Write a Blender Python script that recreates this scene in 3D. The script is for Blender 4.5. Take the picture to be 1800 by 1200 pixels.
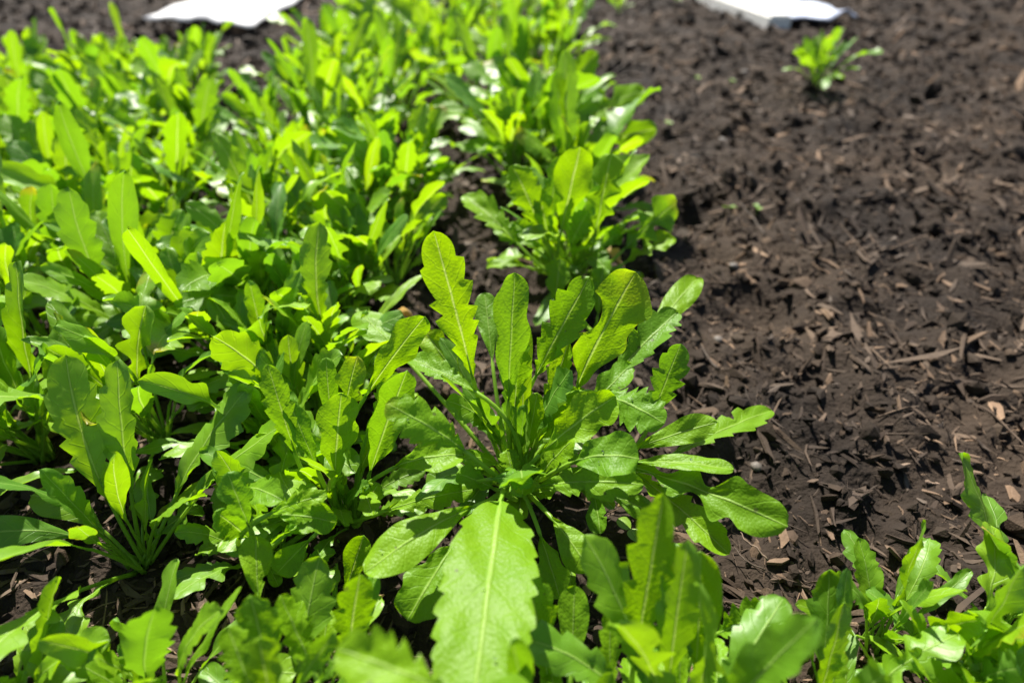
import bpy, math, random
import numpy as np
from mathutils import Vector, Matrix, noise

# ------------------------------------------------------------------ camera, sky, sun, exposure
for o in list(bpy.data.objects): bpy.data.objects.remove(o)
scene = bpy.context.scene
COL = scene.collection
PITCH = math.radians(37.36); CAM_H = 0.30; FPX = 998.0
cam_d = bpy.data.cameras.new('camera'); cam = bpy.data.objects.new('camera', cam_d); COL.objects.link(cam)
cam.location = (0, 0, CAM_H); cam.rotation_euler = (math.pi/2 - PITCH, 0, 0)
cam_d.sensor_width = 36; cam_d.lens = 36*FPX/1800; cam_d.clip_start = 0.01; cam_d.clip_end = 500
cam_d.dof.use_dof = True; cam_d.dof.focus_distance = 0.312; cam_d.dof.aperture_fstop = 4.3
scene.camera = cam
SUN_EL = math.radians(51); SUN_AZ = math.radians(-17)          # behind the bed, slightly left
sun_dir = Vector((math.sin(SUN_AZ)*math.cos(SUN_EL), math.cos(SUN_AZ)*math.cos(SUN_EL), math.sin(SUN_EL)))
world = bpy.data.worlds.new('World'); scene.world = world; world.use_nodes = True
wn = world.node_tree.nodes; wl = world.node_tree.links
sky = wn.new('ShaderNodeTexSky'); sky.sky_type = 'NISHITA'; sky.sun_disc = False
sky.sun_elevation = SUN_EL; sky.sun_rotation = SUN_AZ
wl.new(sky.outputs[0], wn['Background'].inputs[0]); wn['Background'].inputs[1].default_value = 0.05
sl = bpy.data.lights.new('sun', 'SUN'); sl.energy = 5.0; sl.angle = math.radians(0.53); sl.color = (1, .95, .87)
so = bpy.data.objects.new('sun', sl); COL.objects.link(so); so.rotation_euler = (-sun_dir).to_track_quat('-Z', 'Y').to_euler(); so.location = (-.5, 2, 4)
scene.view_settings.view_transform = 'Standard'; scene.view_settings.look = 'None'
scene.view_settings.gamma = 1; scene.view_settings.exposure = 1.3; scene.view_settings.use_curve_mapping = False
scene.render.engine = 'CYCLES'
scene.render.resolution_x, scene.render.resolution_y = 1024, 682
scene.cycles.max_bounces = 6; scene.cycles.diffuse_bounces = 3; scene.cycles.glossy_bounces = 2; scene.cycles.transmission_bounces = 4

FWD = Vector((0, math.cos(PITCH), -math.sin(PITCH))); UPV = Vector((0, math.sin(PITCH), math.cos(PITCH))); RT = Vector((1, 0, 0))
CAMP = Vector((0, 0, CAM_H))
def at(px, py, z=0.0):
    """the point at height z seen at pixel (px,py) of the 1800x1200 photograph"""
    d = FWD*FPX + RT*(px-900) + UPV*(600-py)
    return CAMP + d*((z-CAM_H)/d.z)
def depth(p): return (p-CAMP).dot(FWD)

# ------------------------------------------------------------------ helpers
def tag(o, label=None, cat=None, group=None, kind=None):
    if label: o['label'] = label
    if cat: o['category'] = cat
    if group: o['group'] = group
    if kind: o['kind'] = kind
    return o
def link(name, me, parent=None):
    o = bpy.data.objects.new(name, me); COL.objects.link(o)
    if parent: o.parent = parent
    return o
def empty(name, loc):
    o = bpy.data.objects.new(name, None); COL.objects.link(o); o.location = loc; o.empty_display_size = .02
    return o
def mesh(name, V, F, mats, smooth=True, uv=None, midx=None):
    me = bpy.data.meshes.new(name); me.from_pydata([tuple(v) for v in V], [], F)
    for m in (mats if isinstance(mats, (list, tuple)) else [mats]): me.materials.append(m)
    if smooth: me.polygons.foreach_set('use_smooth', [True]*len(me.polygons))
    if midx is not None: me.polygons.foreach_set('material_index', midx)
    if uv is not None:
        l = me.uv_layers.new(name='UVMap')
        idx = np.empty(len(me.loops), dtype=np.int32); me.loops.foreach_get('vertex_index', idx)
        l.data.foreach_set('uv', np.asarray(uv, dtype=np.float32)[idx].ravel())
    me.update()
    return me

# ------------------------------------------------------------------ materials
def newmat(name):
    m = bpy.data.materials.new(name); m.use_nodes = True
    n = m.node_tree.nodes; l = m.node_tree.links
    for x in list(n): n.remove(x)
    out = n.new('ShaderNodeOutputMaterial')
    return m, n, l, out
def math_n(n, l, op, a, b=None, c=None):
    x = n.new('ShaderNodeMath'); x.operation = op
    for i, v in enumerate((a, b, c)):
        if v is None: continue
        if isinstance(v, (int, float)): x.inputs[i].default_value = v
        else: l.new(v, x.inputs[i])
    return x.outputs[0]
def mix_c(n, l, fac, a, b, mode='MIX'):
    x = n.new('ShaderNodeMix'); x.data_type = 'RGBA'; x.blend_type = mode
    for s, v in ((x.inputs[0], fac), (x.inputs[6], a), (x.inputs[7], b)):
        if hasattr(v, 'is_output'): l.new(v, s)
        elif isinstance(v, (int, float)): s.default_value = v
        else: s.default_value = (*v, 1)
    return x.outputs[2]

def leaf_material(name, near):
    m, n, l, out = newmat(name)
    uvn = n.new('ShaderNodeUVMap'); sep = n.new('ShaderNodeSeparateXYZ'); l.new(uvn.outputs[0], sep.inputs[0])
    u, v = sep.outputs[0], sep.outputs[1]
    au = math_n(n, l, 'ABSOLUTE', u)
    oi = n.new('ShaderNodeObjectInfo'); rnd = oi.outputs['Random']
    tc = n.new('ShaderNodeTexCoord')
    # side veins: lines that run from the midrib outward and forward, wobbling
    n2 = n.new('ShaderNodeTexNoise'); n2.inputs['Scale'].default_value = 62; n2.inputs['Detail'].default_value = 3
    l.new(tc.outputs['Object'], n2.inputs['Vector'])
    wob = math_n(n, l, 'MULTIPLY', n2.outputs[0], .9)
    ph = math_n(n, l, 'ADD', math_n(n, l, 'SUBTRACT', math_n(n, l, 'MULTIPLY', v, 8.0), math_n(n, l, 'MULTIPLY', au, 1.25)), wob)
    fr = math_n(n, l, 'ABSOLUTE', math_n(n, l, 'SUBTRACT', math_n(n, l, 'FRACT', ph), .5))
    mr = n.new('ShaderNodeMapRange'); mr.interpolation_type = 'SMOOTHSTEP'
    mr.inputs[1].default_value = .015; mr.inputs[2].default_value = .085; mr.inputs[3].default_value = 1; mr.inputs[4].default_value = 0
    l.new(fr, mr.inputs[0]); vein = mr.outputs[0]
    mid = n.new('ShaderNodeMapRange'); mid.interpolation_type = 'SMOOTHSTEP'
    mid.inputs[1].default_value = .02; mid.inputs[2].default_value = .085; mid.inputs[3].default_value = 1; mid.inputs[4].default_value = 0
    l.new(math_n(n, l, 'MULTIPLY', au, math_n(n, l, 'ADD', .55, math_n(n, l, 'MULTIPLY', v, 1.1))), mid.inputs[0])
    # fine net of small veins
    if near:
        vo = n.new('ShaderNodeTexVoronoi'); vo.inputs['Scale'].default_value = 650
        l.new(tc.outputs['Object'], vo.inputs['Vector']); net = vo.outputs[0]
    # colours: reflecting and let-through
    refl = mix_c(n, l, rnd, (.155, .300, .005), (.245, .420, .006))
    refl = mix_c(n, l, math_n(n, l, 'MULTIPLY', n2.outputs[0], .5), refl, (.085, .24, .008))
    geo = n.new('ShaderNodeNewGeometry')
    r3 = math_n(n, l, 'FRACT', math_n(n, l, 'MULTIPLY', rnd, 91.3)); dull = math_n(n, l, 'MULTIPLY', math_n(n, l, 'POWER', r3, 1.9), .55 if near else .75)
    refl = mix_c(n, l, dull, refl, (.060, .185, .022))
    refl = mix_c(n, l, math_n(n, l, 'MULTIPLY', geo.outputs['Backfacing'], .4), refl, (.20, .38, .05))
    refl = mix_c(n, l, math_n(n, l, 'MULTIPLY', vein, .06), refl, (.28, .50, .05))
    refl = mix_c(n, l, math_n(n, l, 'MULTIPLY', mid.outputs[0], .55), refl, (.38, .55, .13))
    tran = mix_c(n, l, rnd, (.31, .58, .001), (.46, .71, .002))
    tran = mix_c(n, l, math_n(n, l, 'MULTIPLY', n2.outputs[0], .4), tran, (.34, .60, .004))
    tran = mix_c(n, l, math_n(n, l, 'MULTIPLY', vein, .15), tran, (.62, .86, .05))
    if near: tran = mix_c(n, l, math_n(n, l, 'MULTIPLY', net, .35), tran, (.22, .44, .0))
    tran = mix_c(n, l, math_n(n, l, 'MULTIPLY', mid.outputs[0], .75), tran, (.78, .92, .22))
    tran = mix_c(n, l, dull, tran, (.17, .42, .012))
    # a few leaves turn yellow-orange along the edge
    r2 = math_n(n, l, 'FRACT', math_n(n, l, 'MULTIPLY', rnd, 37.7))
    em = n.new('ShaderNodeMapRange'); em.inputs[1].default_value = .84; em.inputs[2].default_value = 1.05
    l.new(math_n(n, l, 'ADD', math_n(n, l, 'MAXIMUM', math_n(n, l, 'MULTIPLY', au, .93), v), math_n(n, l, 'MULTIPLY', math_n(n, l, 'SUBTRACT', n2.outputs[0], .5), .5)), em.inputs[0])
    old = math_n(n, l, 'MULTIPLY', em.outputs[0], math_n(n, l, 'MULTIPLY', math_n(n, l, 'GREATER_THAN', r2, .93), .3 if near else .6))
    refl = mix_c(n, l, old, refl, (.42, .26, .03)); tran = mix_c(n, l, old, tran, (.75, .48, .02))
    if near:
        vs = n.new('ShaderNodeTexVoronoi'); vs.inputs['Scale'].default_value = 130; l.new(tc.outputs['Object'], vs.inputs['Vector'])
        sc_ = n.new('ShaderNodeSeparateColor'); l.new(vs.outputs['Color'], sc_.inputs[0])
        spot = math_n(n, l, 'MULTIPLY', math_n(n, l, 'LESS_THAN', vs.outputs[0], math_n(n, l, 'MULTIPLY', sc_.outputs[1], .16)), math_n(n, l, 'GREATER_THAN', sc_.outputs[0], .80))
        refl = mix_c(n, l, math_n(n, l, 'MULTIPLY', spot, .6), refl, (.07, .06, .03)); tran = mix_c(n, l, math_n(n, l, 'MULTIPLY', spot, .6), tran, (.10, .08, .02))
    # relief
    hgt = math_n(n, l, 'ADD', math_n(n, l, 'ADD', math_n(n, l, 'MULTIPLY', mid.outputs[0], .8), math_n(n, l, 'MULTIPLY', vein, -.2)), math_n(n, l, 'ADD', math_n(n, l, 'MULTIPLY', n2.outputs[0], 1.3), math_n(n, l, 'MULTIPLY', net, -.35)) if near else math_n(n, l, 'MULTIPLY', n2.outputs[0], 1.3))
    bp = n.new('ShaderNodeBump'); bp.inputs['Strength'].default_value = .5; bp.inputs['Distance'].default_value = .0011
    l.new(hgt, bp.inputs['Height'])
    p = n.new('ShaderNodeBsdfPrincipled'); l.new(refl, p.inputs['Base Color'])
    p.inputs['Roughness'].default_value = .46 if near else .46; p.inputs['Specular IOR Level'].default_value = .24 if near else .60
    l.new(bp.outputs[0], p.inputs['Normal'])
    t = n.new('ShaderNodeBsdfTranslucent'); l.new(tran, t.inputs[0]); l.new(bp.outputs[0], t.inputs[1])
    mx = n.new('ShaderNodeMixShader'); mx.inputs[0].default_value = .40
    l.new(p.outputs[0], mx.inputs[1]); l.new(t.outputs[0], mx.inputs[2]); l.new(mx.outputs[0], out.inputs[0])
    return m

def simple(name, c1, c2, scale, rough=.6, spec=.4, trans=None, bump=0, island=None, bumpscale=None, patch=False):
    m, n, l, out = newmat(name)
    tc = n.new('ShaderNodeTexCoord'); nz = n.new('ShaderNodeTexNoise'); nz.inputs['Scale'].default_value = scale; nz.inputs['Detail'].default_value = 5
    l.new(tc.outputs['Object'], nz.inputs['Vector'])
    c = mix_c(n, l, nz.outputs[0], c1, c2)
    if island == 'object':
        oi = n.new('ShaderNodeObjectInfo'); cr = n.new('ShaderNodeValToRGB'); l.new(oi.outputs['Random'], cr.inputs[0])
    elif island:
        g = n.new('ShaderNodeNewGeometry'); cr = n.new('ShaderNodeValToRGB'); l.new(g.outputs['Random Per Island'], cr.inputs[0])
    if island:
        cr.color_ramp.elements[0].color = (.45, .42, .40, 1); cr.color_ramp.elements[1].color = (2.1, 1.95, 1.8, 1)
        e = cr.color_ramp.elements.new(.72); e.color = (1, 1, 1, 1)
        c = mix_c(n, l, 1.0, c, cr.outputs[0], 'MULTIPLY')
    if patch:                                                   # dry pale and damp dark patches of the bed
        np_ = n.new('ShaderNodeTexNoise'); np_.inputs['Scale'].default_value = 5.5; np_.inputs['Detail'].default_value = 4; l.new(tc.outputs['Object'], np_.inputs['Vector'])
        pr = n.new('ShaderNodeValToRGB'); l.new(np_.outputs[0], pr.inputs[0])
        pr.color_ramp.elements[0].position = .34; pr.color_ramp.elements[0].color = (.62, .60, .58, 1)
        pr.color_ramp.elements[1].position = .68; pr.color_ramp.elements[1].color = (1.75, 1.66, 1.5, 1)
        c = mix_c(n, l, 1.0, c, pr.outputs[0], 'MULTIPLY')
    p = n.new('ShaderNodeBsdfPrincipled'); l.new(c, p.inputs['Base Color']); p.inputs['Roughness'].default_value = rough; p.inputs['Specular IOR Level'].default_value = spec
    if bump:
        b = n.new('ShaderNodeBump'); b.inputs['Strength'].default_value = .8; b.inputs['Distance'].default_value = bump
        nb = n.new('ShaderNodeTexNoise'); nb.inputs['Scale'].default_value = bumpscale or scale*3; nb.inputs['Detail'].default_value = 6
        l.new(tc.outputs['Object'], nb.inputs['Vector']); l.new(nb.outputs[0], b.inputs['Height']); l.new(b.outputs[0], p.inputs['Normal'])
    sh = p.outputs[0]
    if trans:
        t = n.new('ShaderNodeBsdfTranslucent'); t.inputs[0].default_value = (*trans, 1)
        mx = n.new('ShaderNodeMixShader'); mx.inputs[0].default_value = .35; l.new(sh, mx.inputs[1]); l.new(t.outputs[0], mx.inputs[2]); sh = mx.outputs[0]
    l.new(sh, out.inputs[0])
    return m
M_NEAR = leaf_material('near_leaf_blade', True); M_LEAF = leaf_material('leaf_blade', False)
M_STALK = simple('leaf_stalk', (.17, .34, .02), (.27, .46, .05), 60, .38, .5, trans=(.55, .75, .10))
M_SOIL = simple('dark_soil', (.0115, .0083, .0061), (.036, .0265, .0195), 40, .9, .2, patch=True, bump=.006, bumpscale=220)
M_CRUMB = simple('soil_crumbs', (.018, .0133, .0098), (.050, .0375, .028), 120, patch=True, rough=.85, spec=.2, bump=.0008, island=True, bumpscale=900)
M_SHRED = simple('wood_shreds', (.042, .0305, .0222), (.104, .077, .057), 150, patch=True, rough=.78, spec=.25, bump=.0006, island=True, bumpscale=700)
M_CHIP = simple('wood_chip', (.060, .045, .033), (.13, .098, .073), 140, .7, .3, bump=.0006, island='object', bumpscale=600)
M_STONE = simple('stone', (.07, .058, .048), (.15, .13, .11), 120, .6, .4, bump=.0006, bumpscale=500)
M_DRY = simple('dry_leaf', (.40, .26, .11), (.62, .46, .24), 90, .55, .4, trans=(.7, .45, .15), bump=.0006, bumpscale=500)
M_CLOTH = simple('white_cloth', (.76, .77, .78), (.84, .84, .84), 12, .7, .3, trans=(.8, .8, .8), bump=.003, bumpscale=60)
M_BOARD = simple('white_paint', (.70, .68, .62), (.82, .80, .76), 25, .45, .5, bump=.0006, bumpscale=120)
M_FILM = simple('plastic_film', (.50, .55, .68), (.66, .70, .80), 9, .35, .5, bump=.004, bumpscale=40)
M_GROUND = simple('trodden_earth', (.02, .0155, .0115), (.05, .039, .028), 6, .9, .2, bump=.01, bumpscale=40)

# ------------------------------------------------------------------ the setting: soil and ground
ROW = Vector((-101/1255.0, 1, 0)).normalized()                 # direction in which the rows run
def soil_h(x, y):
    p = Vector((x, y, 0))
    h = .014*noise.noise(p*7.0) + .013*noise.noise(p*19+Vector((3, 1, 0))) + .009*noise.noise(p*44) + .005*noise.noise(p*105)
    for (hx, hy, r, d) in HOLES:
        q = ((x-hx)**2+(y-hy)**2)/(r*r)
        if q < 6: h -= d*math.exp(-q)
    return h - .004
HOLES = []
for (px, py, r, d) in ((1205, 365, .040, .05), (1345, 530, .03, .035), (1250, 430, .02, .012), (770, 290, .05, .012), (1130, 60, .05, .02), (1160, 250, .03, .014)):
    q = at(px, py); HOLES.append((q.x, q.y, r, d))
def build_soil():
    ys = [-.25]
    while ys[-1] < 6.5: ys.append(ys[-1] + max(.0055, .0055*(max(ys[-1], 0)+.25)/.62))
    V = []; F = []
    nx = 380
    for y in ys:
        half = .95 + max(0, y)*.8
        for i in range(nx+1):
            x = -half + 2*half*i/nx
            V.append((x, y, soil_h(x, y)))
    for j in range(len(ys)-1):
        a = j*(nx+1); b = a+nx+1
        for i in range(nx): F.append((a+i, a+i+1, b+i+1, b+i))
    o = link('soil', mesh('soil', V, F, M_SOIL)); tag(o, kind='structure')
build_soil()
g = link('ground', mesh('ground', [(-120, -120, -.04), (120, -120, -.04), (120, 120, -.04), (-120, 120, -.04)], [(0, 1, 2, 3)], M_GROUND)); tag(g, kind='structure')

# crumbs and shreds: uncountable litter on the soil
def rot_rand(rng, k, flat):
    a = rng.uniform(0, 2*np.pi, k); t = rng.normal(0, flat, k); r = rng.normal(0, flat, k)
    ca, sa, ct, st, cr, sr = np.cos(a), np.sin(a), np.cos(t), np.sin(t), np.cos(r), np.sin(r)
    Rz = np.zeros((k, 3, 3)); Rz[:, 0, 0] = ca; Rz[:, 0, 1] = -sa; Rz[:, 1, 0] = sa; Rz[:, 1, 1] = ca; Rz[:, 2, 2] = 1
    Ry = np.zeros((k, 3, 3)); Ry[:, 1, 1] = 1; Ry[:, 0, 0] = ct; Ry[:, 0, 2] = st; Ry[:, 2, 0] = -st; Ry[:, 2, 2] = ct
    Rx = np.zeros((k, 3, 3)); Rx[:, 0, 0] = 1; Rx[:, 1, 1] = cr; Rx[:, 1, 2] = -sr; Rx[:, 2, 1] = sr; Rx[:, 2, 2] = cr
    return Rz @ Ry @ Rx
def scatter_xy(rng, k):
    """points on the bed, thinning out with distance from the near end"""
    d = rng.uniform(0, 1, k)
    y = -.12 + .25*(np.exp(d*np.log(14.0))-1)
    half = .50 + np.maximum(y, 0)*.78
    return rng.uniform(-1, 1, k)*half, y
ICO_V = []; ph = (1+5**.5)/2
for a in (-1, 1):
    for b in (-ph, ph): ICO_V += [(0, a, b), (a, b, 0), (b, 0, a)]
import bmesh
def ico():
    bm = bmesh.new(); bmesh.ops.create_icosphere(bm, subdivisions=1, radius=1)
    v = np.array([x.co[:] for x in bm.verts]); f = [[q.index for q in p.verts] for p in bm.faces]; bm.free()
    return v, np.array(f)
BOXV = np.array([(-1, -.5, -.5), (-1, .5, -.5), (-1, .35, .5), (-1, -.35, .5), (0, -.9, -.5), (0, .9, -.5), (0, .8, .6), (0, -.8, .6), (1, -.4, -.5), (1, .4, -.5), (1, .25, .4), (1, -.25, .4)], float)
BOXF = []
for s in (0, 4):
    for i in range(4): BOXF.append((s+i, s+(i+1) % 4, s+4+(i+1) % 4, s+4+i))
BOXF += [(3, 2, 1, 0), (8, 9, 10, 11)]; BOXF = np.array(BOXF)
def litter(name, label, cat, k, base, faces, dims, mat, flat, jit, seed, bend=0):
    rng = np.random.default_rng(seed)
    x, y = scatter_xy(rng, k)
    grow = 1 + .8*np.clip(y-.3, 0, 2)
    V = np.repeat(base[None], k, 0) * (1 + rng.uniform(-jit, jit, (k, len(base), 3)))
    sz = np.minimum(rng.lognormal(-.2, .6, k), 3.2)*grow; D = np.stack([rng.uniform(*d, k)*sz for d in dims], 1)
    V = V*D[:, None, :]
    if bend:
        bb = rng.normal(0, bend, k)
        V[:, :, 1] += (bb*D[:, 0])[:, None]*(V[:, :, 0]/D[:, 0][:, None])**2
    V = np.einsum('kij,kvj->kvi', rot_rand(rng, k, flat), V)
    z = np.array([soil_h(a, b) for a, b in zip(x, y)]) + D[:, 2]*rng.uniform(.1, .8, k)
    V += np.stack([x, y, z], 1)[:, None, :]
    F = (faces[None] + (np.arange(k)*len(base))[:, None, None]).reshape(-1, faces.shape[1])
    me = bpy.data.meshes.new(name); me.from_pydata(V.reshape(-1, 3).tolist(), [], F.tolist()); me.materials.append(mat); me.update()
    o = link(name, me); tag(o, label, cat, kind='stuff')
iv, jf = ico()
litter('soil_crumbs', 'dark crumbs of soil covering the whole bed', 'soil', 26000, iv, jf, ((.0009, .0042), (.0009, .0034), (.0008, .0028)), M_CRUMB, .6, .42, 1)
litter('wood_shreds', 'fine brown shreds of rotting wood strewn over the soil', 'mulch', 36000, BOXV, BOXF, ((.002, .0075), (.0004, .0019), (.0003, .0011)), M_SHRED, .42, .3, 2, .18)
litter('root_fibres', 'thin dry root fibres tangled in the soil', 'fibres', 5000, BOXV, BOXF, ((.008, .022), (.0003, .0006), (.0003, .0005)), M_SHRED, .22, .2, 3, .30)

# ------------------------------------------------------------------ leaves
def outline(kind, n, rng):
    """half widths (left, right) along the blade, 0 base .. 1 tip, peak about 1"""
    t = np.linspace(0, 1, n)
    def env(a, b):
        e = np.power(t, a)*np.power(1-t, b); return e/e.max()
    res = []
    nt = rng.uniform(4.2, 6.0); ph0 = rng.uniform(0, 1)
    for side in (0, 1):
        if kind == 'smooth':
            w = env(1.35, .52)*(1 + .035*np.sin(t*rng.uniform(9, 15)+rng.uniform(0, 6)))
        elif kind == 'tooth':
            w = env(1.05, .58); x = rng.uniform(.10, .22); notch = np.zeros(n)
            while x < .93:
                g = rng.uniform(.10, .23)*(1.15-.35*x); d = rng.uniform(.26, .60)*(1.1-.4*x)
                q = (t-x)/g                       # edge swells out to the tooth's point, then drops back
                notch = np.where((q >= 0) & (q < 1), d*np.power(1-q, 1.3), notch)
                x += g
            w = w*(1.10-notch)
        elif kind == 'broad':
            w = env(.42, .40); x = rng.uniform(.05, .1); notch = np.zeros(n)
            while x < .95:
                g = rng.uniform(.06, .13); d = rng.uniform(.06, .20)
                q = (t-x)/g; notch = np.where((q >= 0) & (q < 1), d*np.power(1-q, 1.4), notch); x += g
            w = w*(1.04-notch)
        elif kind == 'lobe':
            ph_ = ph0 + side*.4 + rng.uniform(-.1, .1)
            s = np.mod(3.4*t**1.1 + ph_, 1.0)
            lob = .5-.5*np.cos(2*np.pi*np.power(s, 1.35))
            term = np.clip((t-.62)/.14, 0, 1)
            depth_ = .22 + .74*lob
            w = env(.75, .42)*(depth_*(1-term) + (.82+.14*lob)*term)
        elif kind == 'wavy':
            ph_ = ph0 + side*.5
            w = env(1.2, .5)*(.86 + .13*np.cos(2*np.pi*(2.7*t+ph_)) + .025*np.sin(40*t+side))
        w[0] = .05; w[-1] = .0
        res.append(w)
    return res

def leaf_geo(P, N, T, W, kind, rng, fold=.22, ripple=.05, cols=4, curl=0.0, bite=None):
    """P,N,T: points, normals, tangents along the blade; W: half width in metres"""
    n = len(P); wl_, wr_ = outline(kind, n, rng)
    V = []; UV = []; F = []
    rp = [rng.uniform(0, 6.28) for _ in range(4)]; rf = rng.uniform(7, 13)
    # teeth lean forward
    for i in range(n):
        t = i/(n-1); S = T[i].cross(N[i]).normalized()
        for c in range(-cols, cols+1):
            u = c/cols; w = (wl_ if u < 0 else wr_)[i]
            if bite and (u < 0) == (bite[0] < 0):
                q = abs(t-bite[1])/bite[2]
                if q < 1: w *= 1-bite[3]*math.sqrt(1-q*q)
            a = abs(u)
            off = u*w*W
            lift = fold*abs(off) + ripple*W*(a**1.6)*math.sin(rf*t+rp[0 if u < 0 else 1]) - curl*W*(a*w)**2
            lift += .03*W*math.sin(19*t+5*u+rp[2]) + .03*W*math.sin(33*t*a+rp[3])
            fwd = .16*W*a*a*(1 if kind != 'smooth' else .4)*(1-t)
            V.append(P[i] + S*off*(1-.35*abs(fold)*a) + N[i]*lift + T[i]*fwd); UV.append((u, t))
    m = 2*cols+1
    for i in range(n-1):
        for c in range(m-1): F.append((i*m+c, i*m+c+1, (i+1)*m+c+1, (i+1)*m+c))
    return V, F, UV
def tube(pts, rad, sides=6, flat=None):
    V = []; F = []; n = len(pts)
    for i in range(n):
        T = (pts[min(i+1, n-1)]-pts[max(i-1, 0)]).normalized()
        A = T.cross(Vector((.3, .2, 1))); A = A.normalized() if A.length > 1e-4 else Vector((1, 0, 0)); B = T.cross(A)
        for k in range(sides):
            a = 2*math.pi*k/sides; V.append(pts[i] + (A*math.cos(a)+B*math.sin(a))*rad[i])
    for i in range(n-1):
        for k in range(sides):
            F.append((i*sides+k, i*sides+(k+1) % sides, (i+1)*sides+(k+1) % sides, (i+1)*sides+k))
    F.append(tuple(range(sides))[::-1]); F.append(tuple((n-1)*sides+k for k in range(sides)))
    return V, F
def bez(a, c, b, t): return a*(1-t)**2 + c*2*t*(1-t) + b*t*t

SPOTS = []
def hero_leaf(plant, crown, spec, rng):
    """one leaf of a near plant, grown from its crown to blade base and tip"""
    (tx, ty, tz), (bx, by, bz), wpx, kind = spec[:4]
    kw = dict(sag=.12, roll=rng.uniform(-12, 12), fold=.22*rng.uniform(.4, 1.7), face=.55, ripple=rng.uniform(.08, .20), curl=rng.uniform(-.15, .3), bite=None, twist=rng.uniform(-28, 28), rb=1.0); kw['bite'] = (rng.choice((-1, 1)), rng.uniform(.25, .85), rng.uniform(.02, .05), rng.uniform(.25, .6)) if rng.random() < .3 else None; kw.update(spec[4] if len(spec) > 4 else {})
    tip = at(tx, ty, tz/100); base = at(bx, by, bz/100)
    if kw['face'] >= .75:
        d = tip-CAMP; tip = CAMP + d*((base.y+kw.get('lean', .016))/d.y)
    L = (tip-base).length; ax = (tip-base).normalized()
    mid = (tip+base)/2; tocam = (CAMP-mid).normalized()
    perp = (tocam*.4+Vector((0, 0, 1))*.6); perp = (perp-ax*perp.dot(ax)); perp = perp.normalized() if perp.length > .05 else tocam
    ctrl = mid + perp*kw['sag']*L
    pc = base - (ctrl-base).normalized()*(base-crown).length*.5
    pc.z = max(pc.z, .003)
    n = 60
    P = [bez(base, ctrl, tip, i/(n-1)) for i in range(n)]
    T = []; N = []
    for i in range(n):
        t = (P[min(i+1, n-1)]-P[max(i-1, 0)]).normalized(); T.append(t)
        ref = (tocam*kw['face'] + Vector((0, 0, 1))*(1-kw['face']))
        nn = ref - t*ref.dot(t); nn = nn.normalized() if nn.length > .05 else perp
        nn = Matrix.Rotation(math.radians(kw['roll'] + kw['twist']*i/(n-1)), 3, t) @ nn
        N.append(nn)
    W = wpx/FPX*depth(mid)/2
    V, F, UV = leaf_geo(P, N, T, W, kind, rng, kw['fold'], kw['ripple'], 5, kw['curl'], kw['bite'])
    SPOTS.append((P, N, T, W))
    o0 = plant.location
    lo = link('leaf', mesh('leaf', [v-o0 for v in V], F, M_NEAR, uv=UV), plant)
    pet = [bez(crown, pc, base, i/11) for i in range(12)]
    line = pet + [P[i] - N[i]*.0006 for i in (3, 6, 9, 12)]
    k = len(line); r0 = (.0012 + .010*W)*kw['rb']
    rad = [r0*(1.25-.35*i/12) if i < 12 else r0*.75*(1-(i-11)/(k-11))+.00006 for i in range(k)]
    V, F = tube(line, rad)
    link('stalk', mesh('stalk', [v-o0 for v in V], F, M_STALK), lo)

def proto_leaf(kind, L, W, e0, e1, pet, seed, side=0.0, fold=.25):
    """a leaf in its own space: crown at the origin, growing along +Y, bending from angle e0 to e1"""
    rng = random.Random(seed); n = 34; m = 8
    pts = [Vector((0, 0, 0))]; steps = n+m
    pl = L*pet; tot = L
    for i in range(1, m+n):
        s = i/(m+n-1); a = math.radians(e0+(e1-e0)*s**1.3)
        ds = pl/m if i <= m else (L-pl)/(n-1)
        pts.append(pts[-1] + Vector((side*s*ds, math.cos(a)*ds, math.sin(a)*ds)))
    P = pts[m:]; T = []; N = []
    for i in range(len(P)):
        j = i+m
        t = (pts[min(j+1, len(pts)-1)]-pts[j-1]).normalized(); T.append(t)
        X = Vector((1, 0, 0)); nn = X.cross(t).normalized()
        nn = Matrix.Rotation(rng.uniform(-.02, .02)+side*.9*i/len(P), 3, t) @ nn
        N.append(nn)
    V, F, UV = leaf_geo(P, N, T, W/2, kind, rng, fold*rng.uniform(.3, 1.6), rng.uniform(.06, .26), 3, rng.uniform(-.2, .45))
    nf = len(F); nv = len(V)
    line = pts[:m+1] + [P[i]-N[i]*.0005 for i in (2, 4, 6)]
    rad = [.0014*(1.15-.3*i/m) if i <= m else .0010*(1-(i-m)/(len(line)-m))**.8+.0001 for i in range(len(line))]
    V2, F2 = tube(line, rad, 5)
    V += V2; F += [tuple(q+nv for q in f) for f in F2]; UV += [(.5, .5)]*len(V2)
    return mesh('leaf', V, F, [M_LEAF, M_STALK], uv=UV, midx=[0]*nf+[1]*len(F2))
PR = random.Random(5)
UPRIGHT, MIDDLE, LOW = [], [], []
kinds = ['tooth', 'wavy', 'lobe', 'tooth', 'tooth', 'lobe', 'tooth', 'smooth', 'lobe', 'tooth', 'wavy', 'tooth', 'smooth', 'tooth', 'lobe', 'tooth', 'wavy', 'tooth']
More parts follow.
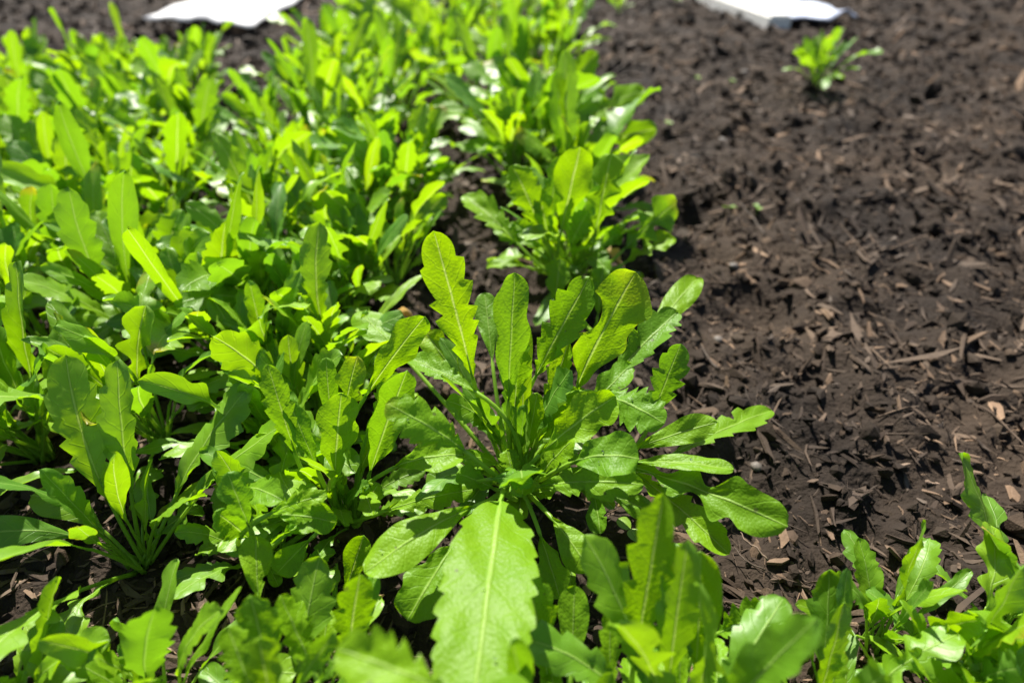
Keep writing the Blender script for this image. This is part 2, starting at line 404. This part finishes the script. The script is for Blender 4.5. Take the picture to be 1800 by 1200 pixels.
for i, k in enumerate(kinds):
    wf = 1.2 if k in ('lobe', 'tooth') else .92
    UPRIGHT.append(proto_leaf(k, PR.uniform(.115, .165), wf*PR.uniform(.017, .027), PR.uniform(76, 94), PR.uniform(40, 82), PR.uniform(.28, .44), 10+i, PR.uniform(-.5, .5)))
    MIDDLE.append(proto_leaf(k, PR.uniform(.11, .155), wf*PR.uniform(.018, .029), PR.uniform(55, 76), PR.uniform(-10, 40), PR.uniform(.32, .46), 40+i, PR.uniform(-.55, .55)))
    LOW.append(proto_leaf(k, PR.uniform(.085, .13), wf*PR.uniform(.017, .028), PR.uniform(38, 58), PR.uniform(-50, 0), PR.uniform(.3, .44), 70+i, PR.uniform(-.5, .5)))

def rosette(plant, count, scale, seed, hero=False, arc=None, mix=(.34, .40)):
    rng = random.Random(seed); a = rng.uniform(0, 6.28)
    for i in range(count):
        a += 2.39996 + rng.uniform(-.35, .35)
        f = (i+.5)/count
        pool = UPRIGHT if f < mix[0] else MIDDLE if f < mix[0]+mix[1] else LOW
        if arc is not None:
            d = (a-arc[0]+math.pi) % (2*math.pi)-math.pi
            if abs(d) > arc[1]: continue
        o = link('leaf', pool[rng.randrange(len(pool))], plant)
        s = scale*rng.uniform(.78, 1.14)*(.72 + .28*min(1, f*4))
        o.rotation_euler = (rng.uniform(-.14, .14), rng.uniform(-.22, .22), a)
        o.scale = (s*rng.uniform(.85, 1.15), s, s)
        o.location = (rng.uniform(-.006, .006), rng.uniform(-.006, .006), 0)

GROUP = 'leafy salad greens planted in the bed'
def new_plant(px, py, label, group=GROUP, name='salad_plant'):
    c = at(px, py); c.z = soil_h(c.x, c.y)+.001
    p = empty(name, c); tag(p, label, 'salad plant', group)
    return p, Vector((c.x, c.y, c.z))

# ---- the main plant
def grow(px, py, label, leaves, seed, fill=None):
    p, c = new_plant(px, py, label); rng = random.Random(seed)
    for s in leaves:
        cc = c + Vector((rng.uniform(-.007, .007), rng.uniform(-.007, .007), 0))
        hero_leaf(p, cc, s, rng)
    if fill: rosette(p, fill[0], fill[1], seed)
    return p
main = grow(905, 872, 'big rosette of toothed bright green leaves in sharp focus at the centre', [
    ((762, 405, 14), (832, 668, 9), 88, 'tooth', dict(sag=.05, fold=.30, face=.9, roll=8)),
    ((905, 479, 13), (893, 715, 8), 78, 'wavy', dict(sag=.10, fold=.25, face=.9, roll=-6)),
    ((914, 556, 12), (905, 722, 7.5), 72, 'tooth', dict(sag=.08, fold=.3, face=.9)),
    ((1037, 486, 13.5), (938, 668, 8), 78, 'tooth', dict(sag=.03, fold=.2, face=.9, roll=-14)),
    ((1118, 478, 13), (1008, 695, 7), 122, 'wavy', dict(sag=.14, fold=.14, face=.8, bite=(-1, .62, .14, .75), roll=-6)),
    ((1226, 490, 9), (1128, 610, 7), 56, 'smooth', dict(sag=.12, face=.3)),
    ((1192, 548, 10), (1070, 672, 7), 72, 'tooth', dict(sag=.12, face=.6)),
    ((1197, 604, 9.5), (1142, 745, 5.5), 60, 'tooth', dict(sag=.06, face=.75, roll=12)),
    ((1168, 744, 9.5), (1050, 690, 9), 84, 'tooth', dict(sag=.16, face=.5, fold=-.15)),
    ((1082, 696, 10), (948, 800, 6.5), 88, 'wavy', dict(sag=.12, face=.6)),
    ((1124, 806, 8.5), (1000, 815, 7), 84, 'smooth', dict(sag=.34, face=.5, fold=.1)),
    ((1262, 742, 8), (1108, 792, 6), 52, 'smooth', dict(sag=.10, face=.45)),
    ((1356, 722, 3.5), (1180, 800, 3.5), 56, 'tooth', dict(sag=.10, face=.35)),
    ((1290, 825, 7.5), (1100, 812, 6), 46, 'smooth', dict(sag=.14, face=.35)),
    ((1385, 925, 7), (1108, 820, 5.5), 104, 'lobe', dict(sag=.10, face=.6)),
    ((1282, 974, 5), (1112, 828, 5), 62, 'tooth', dict(sag=.12, face=.55)),
    ((1132, 852, 7), (945, 855, 5), 72, 'tooth', dict(sag=.18, face=.5)),
    ((1056, 938, 3.5), (1044, 866, 4), 46, 'smooth', dict(sag=.15)),
    ((1152, 906, 4), (1062, 866, 4), 44, 'smooth', dict(sag=.2)),
    ((678, 709, 11.5), (822, 796, 8.5), 84, 'tooth', dict(sag=.14, face=.6, fold=.18, bite=None, roll=0, twist=6)),
    ((716, 628, 9), (838, 690, 8.5), 50, 'tooth', dict(sag=.10, face=.25)),
    ((628, 548, 7), (722, 640, 6), 66, 'wavy', dict(sag=.10, face=.6)),
    ((748, 585, 8), (822, 690, 6), 66, 'wavy', dict(sag=.05, face=.7)),
    ((852, 515, 10), (866, 640, 7.5), 48, 'smooth', dict(sag=.05, face=.7)),
    ((937, 850, 7), (862, 842, 6.5), 36, 'tooth', dict(sag=.25)),
    ((802, 832, 6), (872, 860, 5), 52, 'wavy', dict(sag=.15)),
    ((640, 1006, 6.5), (838, 888, 6), 84, 'smooth', dict(sag=.20, face=.5, fold=.1)),
    ((716, 1090, 3.5), (806, 945, 4.5), 104, 'wavy', dict(sag=.12, face=.6)),
    ((826, 1300, 9), (880, 882, 7), 176, 'broad', dict(sag=.14, face=.6, fold=.12, ripple=.05, roll=0, twist=8)),
    ((1038, 1004, 4), (968, 908, 4.5), 66, 'smooth', dict(sag=.2)),
    ((985, 1052, 3), (948, 935, 4), 70, 'wavy', dict(sag=.1)),
    ((1000, 600, 9), (955, 735, 6), 46, 'tooth', dict(sag=.02, face=.8)),
    ((945, 690, 7), (925, 800, 4.5), 44, 'wavy', dict(sag=.05, face=.8)),
    ((1010, 770, 7.5), (945, 840, 4.5), 60, 'tooth', dict(sag=.1)),
    ((890, 790, 6.5), (905, 850, 4), 40, 'tooth', dict(sag=.1, face=.8)),
    ((985, 860, 4.5), (930, 870, 3), 44, 'wavy', dict(sag=.1)),
    ((1110, 640, 8), (1020, 740, 6), 62, 'wavy', dict(sag=.1)),
], 11, (34, .66))
grow(985, 1330, 'front centre plant with narrow upright leaves below the big toothed leaf', [
    ((1010, 1028, 7), (1004, 1190, 3.0), 58, 'smooth', dict(sag=.06, face=.8, lean=.028)),
    ((926, 1000, 7.5), (968, 1215, 3.3), 74, 'tooth', dict(sag=.04, face=.8, roll=8, lean=.028)),
    ((592, 1140, 12), (792, 1215, 11.5), 112, 'tooth', dict(sag=.12, face=.25, roll=0)),
    ((900, 1125, 11), (925, 1260, 5.4), 60, 'smooth', dict(sag=.05, lean=.028)),
    ((1036, 1160, 8), (1030, 1270, 3.6), 28, 'smooth', dict(face=.8, lean=.028)),
    ((962, 1150, 9), (985, 1270, 4.2), 52, 'wavy', dict(face=.8, lean=.028)),
    ((1003, 995, 5), (1000, 1090, 2.4), 22, 'tooth', dict(face=.8, lean=.028)),
    ((1075, 1180, 7), (1040, 1300, 3.0), 44, 'smooth', dict(face=.7, lean=.028)),
], 12)
grow(1180, 1360, 'front right plant with tall backlit leaves at the bottom edge', [
    ((1166, 866, 11.5), (1112, 1180, 4.5), 88, 'tooth', dict(sag=.06, face=.85, fold=.3, lean=.028)),
    ((1232, 968, 10), (1222, 1195, 3.9), 82, 'smooth', dict(sag=.07, face=.85, fold=.3, lean=.028)),
    ((1362, 1072, 5), (1256, 1115, 3.0), 74, 'tooth', dict(sag=.10, face=.7, lean=.028)),
    ((1192, 1066, 9), (1196, 1230, 4.2), 46, 'tooth', dict(face=.8, sag=.05, lean=.028)),
    ((1198, 955, 6.5), (1170, 1090, 3.0), 54, 'tooth', dict(face=.6, sag=.1, lean=.028)),
    ((1072, 1068, 8), (1072, 1230, 3.6), 42, 'tooth', dict(face=.8, sag=.03, roll=20, lean=.028)),
    ((1306, 1108, 8), (1300, 1240, 3.6), 26, 'smooth', dict(face=.8, lean=.028)),
    ((1362, 1120, 8), (1320, 1240, 3.6), 64, 'wavy', dict(face=.8, lean=.028)),
    ((1262, 1120, 9), (1258, 1240, 4.2), 40, 'tooth', dict(face=.8, lean=.028)),
    ((1128, 1075, 10), (1140, 1240, 4.8), 54, 'tooth', dict(face=.85, lean=.028)),
    ((1165, 1140, 9), (1170, 1260, 4.2), 50, 'wavy', dict(face=.85, lean=.028)),
    ((1105, 1160, 9), (1110, 1260, 4.2), 50, 'wavy', dict(face=.8, lean=.028)),
], 13, (20, .8))
grow(520, 1320, 'bottom left plant with one upright leaf showing a broad pale midrib', [
    ((633, 1008, 6.5), (612, 1160, 4.5), 72, 'tooth', dict(sag=.08, face=.8, fold=.15, rb=1.4)),
    ((660, 1008, 5.5), (640, 1120, 4), 36, 'smooth', dict(face=.7)),
    ((492, 1046, 8), (552, 1180, 5.5), 74, 'tooth', dict(sag=.05, face=.6, roll=25)),
    ((440, 1045, 9), (480, 1200, 6), 84, 'tooth', dict(sag=.05, face=.6)),
    ((578, 1070, 4), (565, 1170, 3), 44, 'smooth', dict(face=.7)),
    ((590, 1112, 9), (520, 1210, 7), 48, 'wavy', dict(face=.6)),
    ((632, 1128, 8), (560, 1200, 7), 40, 'tooth', dict(face=.5)),
    ((640, 1185, 8), (570, 1230, 7), 36, 'smooth', dict(face=.5)),
    ((455, 1120, 10), (480, 1240, 7.5), 70, 'wavy', dict(face=.7)),
    ((400, 1100, 9), (450, 1230, 7), 66, 'tooth', dict(face=.6)),
    ((450, 940, 6), (455, 1060, 4.5), 60, 'smooth', dict(face=.6)),
], 14, (10, .6))
grow(470, 985, 'low plant with crinkled short leaves at the left, above the bottom left one', [
    ((592, 918, 6), (480, 905, 6), 62, 'wavy', dict(sag=.2, face=.5)),
    ((576, 870, 7), (470, 905, 6.5), 44, 'tooth', dict(sag=.2)),
    ((498, 880, 8), (430, 860, 6.5), 62, 'wavy', dict(sag=.25)),
    ((486, 1008, 4), (548, 945, 4.5), 52, 'smooth', dict(sag=.1)),
    ((590, 972, 3), (530, 990, 3), 34, 'tooth', dict(sag=.1)),
    ((565, 900, 5), (495, 945, 5), 48, 'tooth', dict(sag=.2)),
    ((455, 960, 5), (450, 1010, 3), 44, 'wavy', dict(sag=.1)),
    ((380, 900, 7), (440, 950, 4), 60, 'tooth', dict(sag=.1)),
    ((490, 1030, 2), (470, 990, 2.5), 24, 'smooth', dict(sag=.1)),
    ((400, 830, 9), (440, 930, 6), 60, 'wavy', dict(sag=.1)),
], 15, (14, .6))
grow(608, 905, 'plant of upright lobed leaves just left of the central rosette', [
    ((628, 626, 9.5), (592, 780, 6.5), 66, 'lobe', dict(sag=.05, face=.85)),
    ((573, 628, 9.5), (585, 760, 6.5), 36, 'smooth', dict(face=.85)),
    ((747, 556, 9.5), (640, 700, 7.5), 68, 'wavy', dict(sag=.06, face=.8, roll=12)),
    ((716, 650, 7), (648, 838, 4.5), 86, 'wavy', dict(sag=.04, face=.8)),
    ((600, 690, 7.5), (588, 850, 4.5), 84, 'wavy', dict(sag=.05, face=.8)),
    ((816, 800, 7), (692, 822, 6), 74, 'smooth', dict(sag=.26, face=.5)),
    ((836, 860, 4.5), (676, 898, 3.5), 50, 'tooth', dict(sag=.14, face=.5)),
    ((655, 905, 5), (640, 860, 4), 46, 'wavy', dict(sag=.1)),
    ((640, 940, 3.5), (608, 1040, 2.5), 54, 'smooth', dict(sag=.05, face=.8)),
    ((700, 655, 8.5), (655, 740, 6.5), 40, 'tooth', dict(face=.8)),
    ((505, 700, 8), (560, 830, 5), 48, 'wavy', dict(face=.8)),
    ((470, 640, 9), (520, 800, 6), 52, 'tooth', dict(face=.8)),
    ((665, 850, 5), (640, 900, 3), 44, 'tooth', dict(face=.7)),
], 16, (20, .62))
grow(1005, 492, 'plant of fanned upright leaves directly behind the central rosette', [
    ((1020, 258, 13), (985, 412, 8), 74, 'smooth', dict(face=.9, sag=.04)),
    ((985, 275, 12), (962, 400, 8), 44, 'tooth', dict(face=.8)),
    ((1075, 270, 12.5), (1045, 420, 7), 72, 'lobe', dict(face=.8, sag=.08)),
    ((1188, 356, 9), (1095, 440, 6), 84, 'lobe', dict(face=.7, sag=.08)),
    ((1182, 418, 6), (1098, 462, 4.5), 52, 'lobe', dict(face=.5, sag=.1)),
    ((900, 290, 12), (952, 410, 8), 60, 'tooth', dict(face=.8)),
    ((815, 342, 9.5), (912, 430, 7), 56, 'tooth', dict(face=.4, sag=.1)),
    ((870, 395, 7), (945, 440, 6), 44, 'tooth', dict(face=.5, sag=.15)),
    ((1035, 370, 9), (1000, 440, 6), 48, 'tooth', dict(face=.6, sag=.2)),
    ((1090, 410, 7), (1050, 440, 6), 40, 'wavy', dict(face=.5, sag=.2)),
    ((945, 480, 5), (955, 425, 5), 36, 'tooth', dict(sag=.1)),
    ((905, 390, 8), (960, 440, 6), 38, 'tooth', dict(sag=.1)),
    ((1070, 480, 6), (1030, 450, 5.5), 44, 'wavy', dict(sag=.25)),
    ((945, 330, 10), (965, 430, 7), 48, 'wavy', dict(face=.8)),
    ((855, 470, 3.5), (930, 470, 3.5), 30, 'smooth', dict(sag=.3)),
    ((985, 455, 7.5), (975, 540, 3.5), 54, 'wavy', dict(face=.85)),
    ((1060, 470, 7), (1050, 560, 3.5), 50, 'wavy', dict(face=.85)),
], 17, (38, .88))
# ---- the rest of the bed
rr = random.Random(77)
def plants(pts, labelf, group, cnt=(15, 21), sc=(.85, 1.1), **k):
    for i, (px, py) in enumerate(pts):
        p, c = new_plant(px, py, labelf(i), group)
        p.rotation_euler.z = rr.uniform(0, 6.28)
        near = .68 if py > 1050 else .85 if py > 850 else 1.0       # the front plants are younger
        rosette(p, rr.randint(*cnt), near*rr.uniform(*sc), rr.randrange(10**6), **k)
order = ['first', 'second', 'third', 'fourth', 'fifth', 'sixth', 'seventh', 'eighth', 'ninth', 'tenth', 'eleventh', 'twelfth']
grow(948, 300, 'plant with two long lobed leaves reaching over the soil, second behind the central rosette', [
    ((1132, 158, 11), (1000, 222, 8.5), 62, 'lobe', dict(sag=.06, face=.74)),
    ((1156, 226, 9), (1015, 268, 7), 50, 'lobe', dict(sag=.08, face=.74)),
    ((756, 186, 10), (850, 222, 8), 46, 'smooth', dict(sag=.15, face=.3)),
    ((880, 110, 13), (925, 215, 7), 44, 'tooth', dict(face=.8)),
    ((990, 120, 12), (960, 225, 7), 50, 'tooth', dict(face=.8)),
    ((815, 265, 7), (900, 262, 6), 36, 'tooth', dict(sag=.2, face=.4)),
    ((1050, 92, 12), (975, 200, 8), 48, 'tooth', dict(face=.8)),
], 18, (34, 1.05))
left = sorted([(505, 810), (490, 690), (590, 690), (545, 590), (480, 560), (560, 760), (625, 560), (500, 490), (590, 470), (470, 420), (545, 390), (640, 420), (590, 330), (500, 335), (670, 340), (700, 400), (690, 500), (735, 370)], key=lambda q: -q[1])
order += ['thirteenth', 'fourteenth', 'fifteenth', 'sixteenth', 'seventeenth', 'eighteenth', 'nineteenth']
plants(left, lambda i: 'dense leafy plant in the crowded left row, %s counted from the front' % order[i], 'crowded plants along the left row', (22, 28), (.72, .94))
plants([(560, 275), (650, 270), (490, 270), (600, 215), (690, 220), (540, 200), (640, 165), (720, 175), (590, 150), (800, 190), (865, 245), (905, 200), (1000, 250), (1000, 385), (905, 335), (780, 160), (880, 140), (960, 190), (940, 120),
        (690, 120), (760, 110), (830, 95), (990, 120), (650, 90), (720, 70), (900, 75), (800, 55), (970, 60), (860, 40), (740, 35), (680, 45), (930, 25), (800, 10), (990, 20), (880, 0), (730, 0), (950, -20), (820, -30), (900, -45), (760, -50), (850, -70), (800, -90)],
       lambda i: 'blurred bright green plant in the mass of leaves at the far end of the bed', 'mass of plants at the far end', (20, 26), (.95, 1.2), mix=(.42, .36))
# left of the photograph's field the planting goes on
lp = []; ll = []
gx = -.95
wr = random.Random(21)
for i in range(14):
    for j in range(16):
        w = Vector((-.98 + i*.075 + wr.uniform(-.025, .025), .02 + j*.085 + wr.uniform(-.025, .025), 0))
        d = w - CAMP; z = d.dot(FWD)
        if z < .12: continue
        px = 900+FPX*d.dot(RT)/z; py = 600-FPX*d.dot(UPV)/z
        if -110 < px < (400 if py > 270 else 370) and 165 < py < 1330: lp.append((px, py, j))
lp.sort(key=lambda q: (q[2], q[0]))
def rank(i):
    js = sorted(set(q[2] for q in lp)); j = lp[i][2]; k = [q for q in lp if q[2] == j].index(lp[i])
    return 'left planting: %s plant from the left in %s rank from the front' % (order[k], order[js.index(j)])
plants([q[:2] for q in lp], rank, 'crowded planting at the left', (17, 22), (.78, 1.02), mix=(.4, .4))
# a few plants right of the bare soil
plants([(1432, 160), (1545, 1130), (1450, 1290), (1660, 1220), (1770, 1090), (1740, 1330)],
       lambda i: 'leafy plant on the right, %s' % ['far one in front of the end of the white board', 'front one nearest the bare soil',
                 'one at the bottom edge beside the front right plant', 'one between two others at the bottom edge', 'last one at the right edge', 'one in the bottom right corner'][i], 'plants right of the bare soil', (18, 24), (.8, 1.0))

# ---- seedlings, dry leaf, chips, stones, twigs
def seedling(px, py, s, label):
    c = at(px, py); c.z = soil_h(c.x, c.y)
    p = empty('seedling', c); tag(p, label, 'seedling', 'tiny seedlings on the bare soil')
    V, F = tube([Vector((0, 0, -.002)), Vector((.0005, 0, .004)), Vector((0, .0005, .009))], [.0006, .0005, .0005], 5)
    o = link('stem', mesh('stem', V, F, M_STALK), p); o.scale = (s, s, s)
    for k in (0, 1):
        V = []; F = []; UV = []
        for i in range(9):
            t = i/8; w = .0042*math.sin(math.pi*min(1, t*.93+.06))**.6
            for u in (-1, -.5, 0, .5, 1):
                V.append((u*w, .0005+t*.0085, .009+.0016*t+.0012*u*u*math.sin(t*3)-.0015*t*t)); UV.append((u, t))
        for i in range(8):
            for c_ in range(4): F.append((i*5+c_, i*5+c_+1, (i+1)*5+c_+1, (i+1)*5+c_))
        l_ = link('seed_leaf', mesh('seed_leaf', V, F, M_LEAF, uv=UV), p); l_.rotation_euler.z = k*2.6+.4+px; l_.scale = (s, s, s)
seedling(1100, 968, 1.0, 'tiny seedling with two round leaves on the shaded soil under the central rosette')
seedling(1283, 358, 1.0, 'tiny pale green seedling on the bare soil beside a dark hollow')
seedling(1332, 366, 1.0, 'tiny grey green seedling at the right, next to another')
seedling(1222, 155, 1.1, 'tiny yellowish seedling on the sunlit far soil')
seedling(1285, 146, 1.1, 'tiny green seedling on the far soil near the right')
seedling(1172, 226, 1.1, 'tiny seedling beside the tips of the lobed leaves')
for (px, py, lb) in ((1088, 18, 'small lone bright plant on the far soil right of the row'), (1188, 3, 'small lone dark green plant at the top edge over bare soil')):
    p, c = new_plant(px, py, lb, 'small lone plants on the far soil'); rosette(p, 9, .52, px)

def dry_leaf(px, py, z, rz, s, label):
    c = at(px, py, z); p = empty('dry_leaf', c); tag(p, label, 'dry leaf')
    rng = random.Random(px); n = 16
    P = [Vector((.004*math.sin(i*.5), i*.0024, .006*math.sin(i*.22))) for i in range(n)]
    T = [(P[min(i+1, n-1)]-P[max(0, i-1)]).normalized() for i in range(n)]
    N = [Matrix.Rotation(.09*i, 3, T[i]) @ (Vector((1, 0, 0)).cross(T[i])) for i in range(n)]
    V, F, UV = leaf_geo(P, N, T, .009, 'wavy', rng, .9, .3, 3)
    l_ = link('blade', mesh('blade', V, F, M_DRY, uv=UV), p); l_.scale = (s, s, s); l_.rotation_euler = (.5, .3, rz)
    V, F = tube([Vector((0, -.016, -.004)), Vector((.001, -.008, .001)), P[0], P[5], P[10]], [.0007, .0007, .0006, .0005, .0002], 5)
    k_ = link('stalk', mesh('stalk', V, F, M_DRY), p); k_.scale = (s, s, s); k_.rotation_euler = (.5, .3, rz)
dry_leaf(1092, 490, .02, .6, 1.0, 'withered tan leaf curled at the foot of the plant behind the central rosette')
dry_leaf(1150, 905, .012, 1.9, .7, 'small withered leaf on the soil under the right side of the central rosette')
dry_leaf(700, 560, .012, 4.2, .8, 'withered brown leaf on the soil between the two rows')
dry_leaf(600, 1080, .010, 5.2, .7, 'withered leaf in the shade between the lower left plants')
dry_leaf(1000, 640, .06, 2.6, .6, 'shrivelled brown leaf caught between the stalks of the central rosette')

def chip_mesh(seed):
    rng = np.random.default_rng(seed); v = BOXV*(1+rng.uniform(-.28, .28, BOXV.shape)); v = v*np.array([.0085, .0032, .0011])
    v[:, 2] += rng.normal(0, .12)*.008*(v[:, 0]/.0085)**2; v[:, 1] += rng.normal(0, .2)*.008*(v[:, 0]/.0085)**2
    return mesh('wood_chip', v.tolist(), BOXF.tolist(), M_CHIP, smooth=False)
CH = [chip_mesh(i) for i in range(9)]
cr_ = random.Random(9)
def chip(x, y, s):
    o = link('wood_chip', CH[cr_.randrange(9)]); k = s*cr_.uniform(.6, 1.5)
    o.location = (x, y, soil_h(x, y)+.0022*s); o.rotation_euler = (cr_.gauss(0, .3), cr_.gauss(0, .25), cr_.uniform(0, 6.28)); o.scale = (k*cr_.uniform(.7, 1.3), k*cr_.uniform(.6, 1.3), k)
    tag(o, 'loose brown wood chip lying on the dark soil', 'wood chip', 'wood chips on the soil')
for i in range(230):
    px = cr_.uniform(1130, 1790); py = cr_.choice([cr_.uniform(40, 420), cr_.uniform(150, 900)])
    q = at(px, py); chip(q.x, q.y, .5+.42*max(0, q.y-.3))
for i in range(40):
    q = at(cr_.uniform(690, 860), cr_.uniform(230, 580)); chip(q.x, q.y, .65)
def stone(px, py, r, label):
    c = at(px, py); bm = bmesh.new(); bmesh.ops.create_icosphere(bm, subdivisions=2, radius=r)
    for v in bm.verts:
        v.co *= 1+.28*noise.noise(v.co*(1.6/r)+Vector((px, 0, 0))); v.co.z *= .66
    me = bpy.data.meshes.new('stone'); bm.to_mesh(me); bm.free(); me.materials.append(M_STONE)
    for p in me.polygons: p.use_smooth = True
    o = link('stone', me); o.location = (c.x, c.y, soil_h(c.x, c.y)+r*.35); tag(o, label, 'stone', 'small stones on the soil')
for a in ((1265, 588, .0045, 'small pale stone on the bare soil right of the central rosette'), (1290, 465, .005, 'pale stone on the bare soil, middle of the right side'), (1334, 808, .004, 'small tan stone near the tip of a dull green leaf'),
          (1270, 245, .008, 'pale grey stone on the far soil next to a dark pit'), (1180, 75, .010, 'flat greyish stone on the far soil'), (1255, 88, .009, 'round pale stone on the far soil right of the flat one'), (1310, 122, .009, 'whitish stone on the far soil near the right edge'),
          (605, 925, .004, 'small grey stone in the shade between the left plants')): stone(*a)
def twig(pts, r, label):
    P = [at(px, py, z/100) for px, py, z in pts]; Q = []
    for i in range(len(P)-1):
        a, b = P[i], P[i+1]
        for k in range(4): Q.append(a.lerp(b, k/4)+Vector((0, 0, .0006*math.sin(k*2+i))))
    Q.append(P[-1]); o0 = Q[0].copy()
    V, F = tube([q-o0 for q in Q], [r*(1-.6*i/len(Q)) for i in range(len(Q))], 6)
    o = link('twig', mesh('twig', V, F, M_CHIP)); o.location = o0; tag(o, label, 'twig', 'twigs on the soil')
twig([(1115, 1010, .8), (1100, 1030, .9), (1070, 1040, .8), (1050, 1050, .6)], .0011, 'crooked brown root twig on the soil below the central rosette')
twig([(1350, 985, .9), (1330, 962, 1.1), (1310, 950, .9), (1302, 935, .7)], .0006, 'thin pale straw on the soil in the lower right')
twig([(1345, 1002, .8), (1310, 985, 1.0), (1290, 960, .8)], .0005, 'second thin straw just below the first in the lower right')
twig([(1345, 415, 1.0), (1325, 385, 1.3), (1300, 355, 1.0)], .0013, 'reddish brown twig on the bare soil at the right')
twig([(1262, 650, .9), (1245, 630, 1.0), (1232, 605, .8)], .0013, 'straight tan splinter of wood on the bare soil')

# ---- white cloth and edging beyond the bed
def cloth(name, edge, width, y0, y1, mat, side, rise, seed, label, cat):
    """a crumpled sheet lying along the bed; edge = point of its inner border, rows run along ROW"""
    n = 60; m = 16; top = []; V = []; F = []
    for j in range(n+1):
        s = y0+(y1-y0)*j/n; b = edge + ROW*(s-edge.y)
        for i in range(m+1):
            a = i/m
            x = b.x+side*(a*width + .03*noise.noise(Vector((s*4, seed, 0)))*(1-a)); y = b.y+.04*noise.noise(Vector((a*3, s*2, seed)))
            z = .008+rise*math.sin(min(1, a*2.2)*math.pi/2) + .022*noise.noise(Vector((x*14, s*6, seed)))*min(1, a*3) + .012*noise.noise(Vector((x*30, s*14, seed)))*min(1, a*3)
            V.append((x, y, max(z, .012)+.014))
    k = len(V)
    V += [(x, y, z-.005) for x, y, z in V]
    for j in range(n):
        for i in range(m):
            a = j*(m+1)+i; F.append((a, a+1, a+m+2, a+m+1)); F.append((k+a+m+1, k+a+m+2, k+a+1, k+a))
    for j in range(n):
        for i, rev in ((0, 1), (m, 0)):
            a = j*(m+1)+i; b = a+m+1; F.append((a, b, k+b, k+a) if rev else (b, a, k+a, k+b))
    for i in range(m):
        a = i; F.append((a+1, a, k+a, k+a+1)); a = n*(m+1)+i; F.append((a, a+1, k+a+1, k+a))
    o = link(name, mesh(name, V, F, mat)); tag(o, label, cat)
el = at(450, 62); er = at(1350, 50)
cloth('row_cover', el, .30, el.y-.02, 4.6, M_CLOTH, -1, .03, 1.3, 'white fabric cover lying along the far left side of the bed', 'fabric cover')
cloth('plastic_sheet', er+Vector((.085, 0, 0)), .2, er.y+.02, 4.6, M_FILM, 1, .01, 5.1, 'pale bluish plastic sheet beyond the white board at the top right', 'plastic sheet')
def board(edge, y0, y1, w, h, label):
    a = edge+ROW*(y0-edge.y); b = edge+ROW*(y1-edge.y); bm = bmesh.new()
    v = [bm.verts.new((p.x+dx, p.y, z)) for p in (a, b) for dx, z in ((0, -.02), (w, -.02), (w, h), (0, h))]
    for f in ((0, 1, 2, 3), (7, 6, 5, 4), (0, 4, 5, 1), (1, 5, 6, 2), (2, 6, 7, 3), (3, 7, 4, 0)): bm.faces.new([v[i] for i in f])
    bmesh.ops.recalc_face_normals(bm, faces=bm.faces); bmesh.ops.bevel(bm, geom=bm.edges[:], offset=.006, segments=3, affect='EDGES')
    me = bpy.data.meshes.new('edging_board'); bm.to_mesh(me); bm.free(); me.materials.append(M_BOARD)
    tag(link('edging_board', me), label, 'board')
board(er, er.y+.0, 4.6, .07, .035, 'white painted edging board along the far right side of the bed')

# ---- water drops on the central rosette
m, n_, l_, out = newmat('water'); p_ = n_.new('ShaderNodeBsdfPrincipled'); p_.inputs['Transmission Weight'].default_value = 1; p_.inputs['Roughness'].default_value = .02; p_.inputs['IOR'].default_value = 1.33
l_.new(p_.outputs[0], out.inputs[0]); M_WATER = m
bm = bmesh.new(); bmesh.ops.create_icosphere(bm, subdivisions=2, radius=1)
for v in bm.verts: v.co.z = v.co.z*(.75 if v.co.z > 0 else .3)
me_drop = bpy.data.meshes.new('water_drop'); bm.to_mesh(me_drop); bm.free(); me_drop.materials.append(M_WATER)
for q in me_drop.polygons: q.use_smooth = True
dr = random.Random(4)
for k in (0, 1, 1, 2, 3, 8, 10, 10, 13, 15, 19, 26, 28, 28, 16, 33):
    P, N, T, W = SPOTS[k]; i = dr.randrange(14, 50); S = T[i].cross(N[i]).normalized(); u = dr.uniform(-.45, .45)
    o = link('water_drop', me_drop); r = dr.uniform(.0004, .0007); o.scale = (r, r, r)
    o.location = P[i]+S*u*W+N[i]*(.22*abs(u)*W+.0002); o.rotation_euler = N[i].to_track_quat('Z', 'Y').to_euler()
    tag(o, 'tiny clear water drop on a leaf of the central rosette', 'water drop', 'water drops on the central rosette')
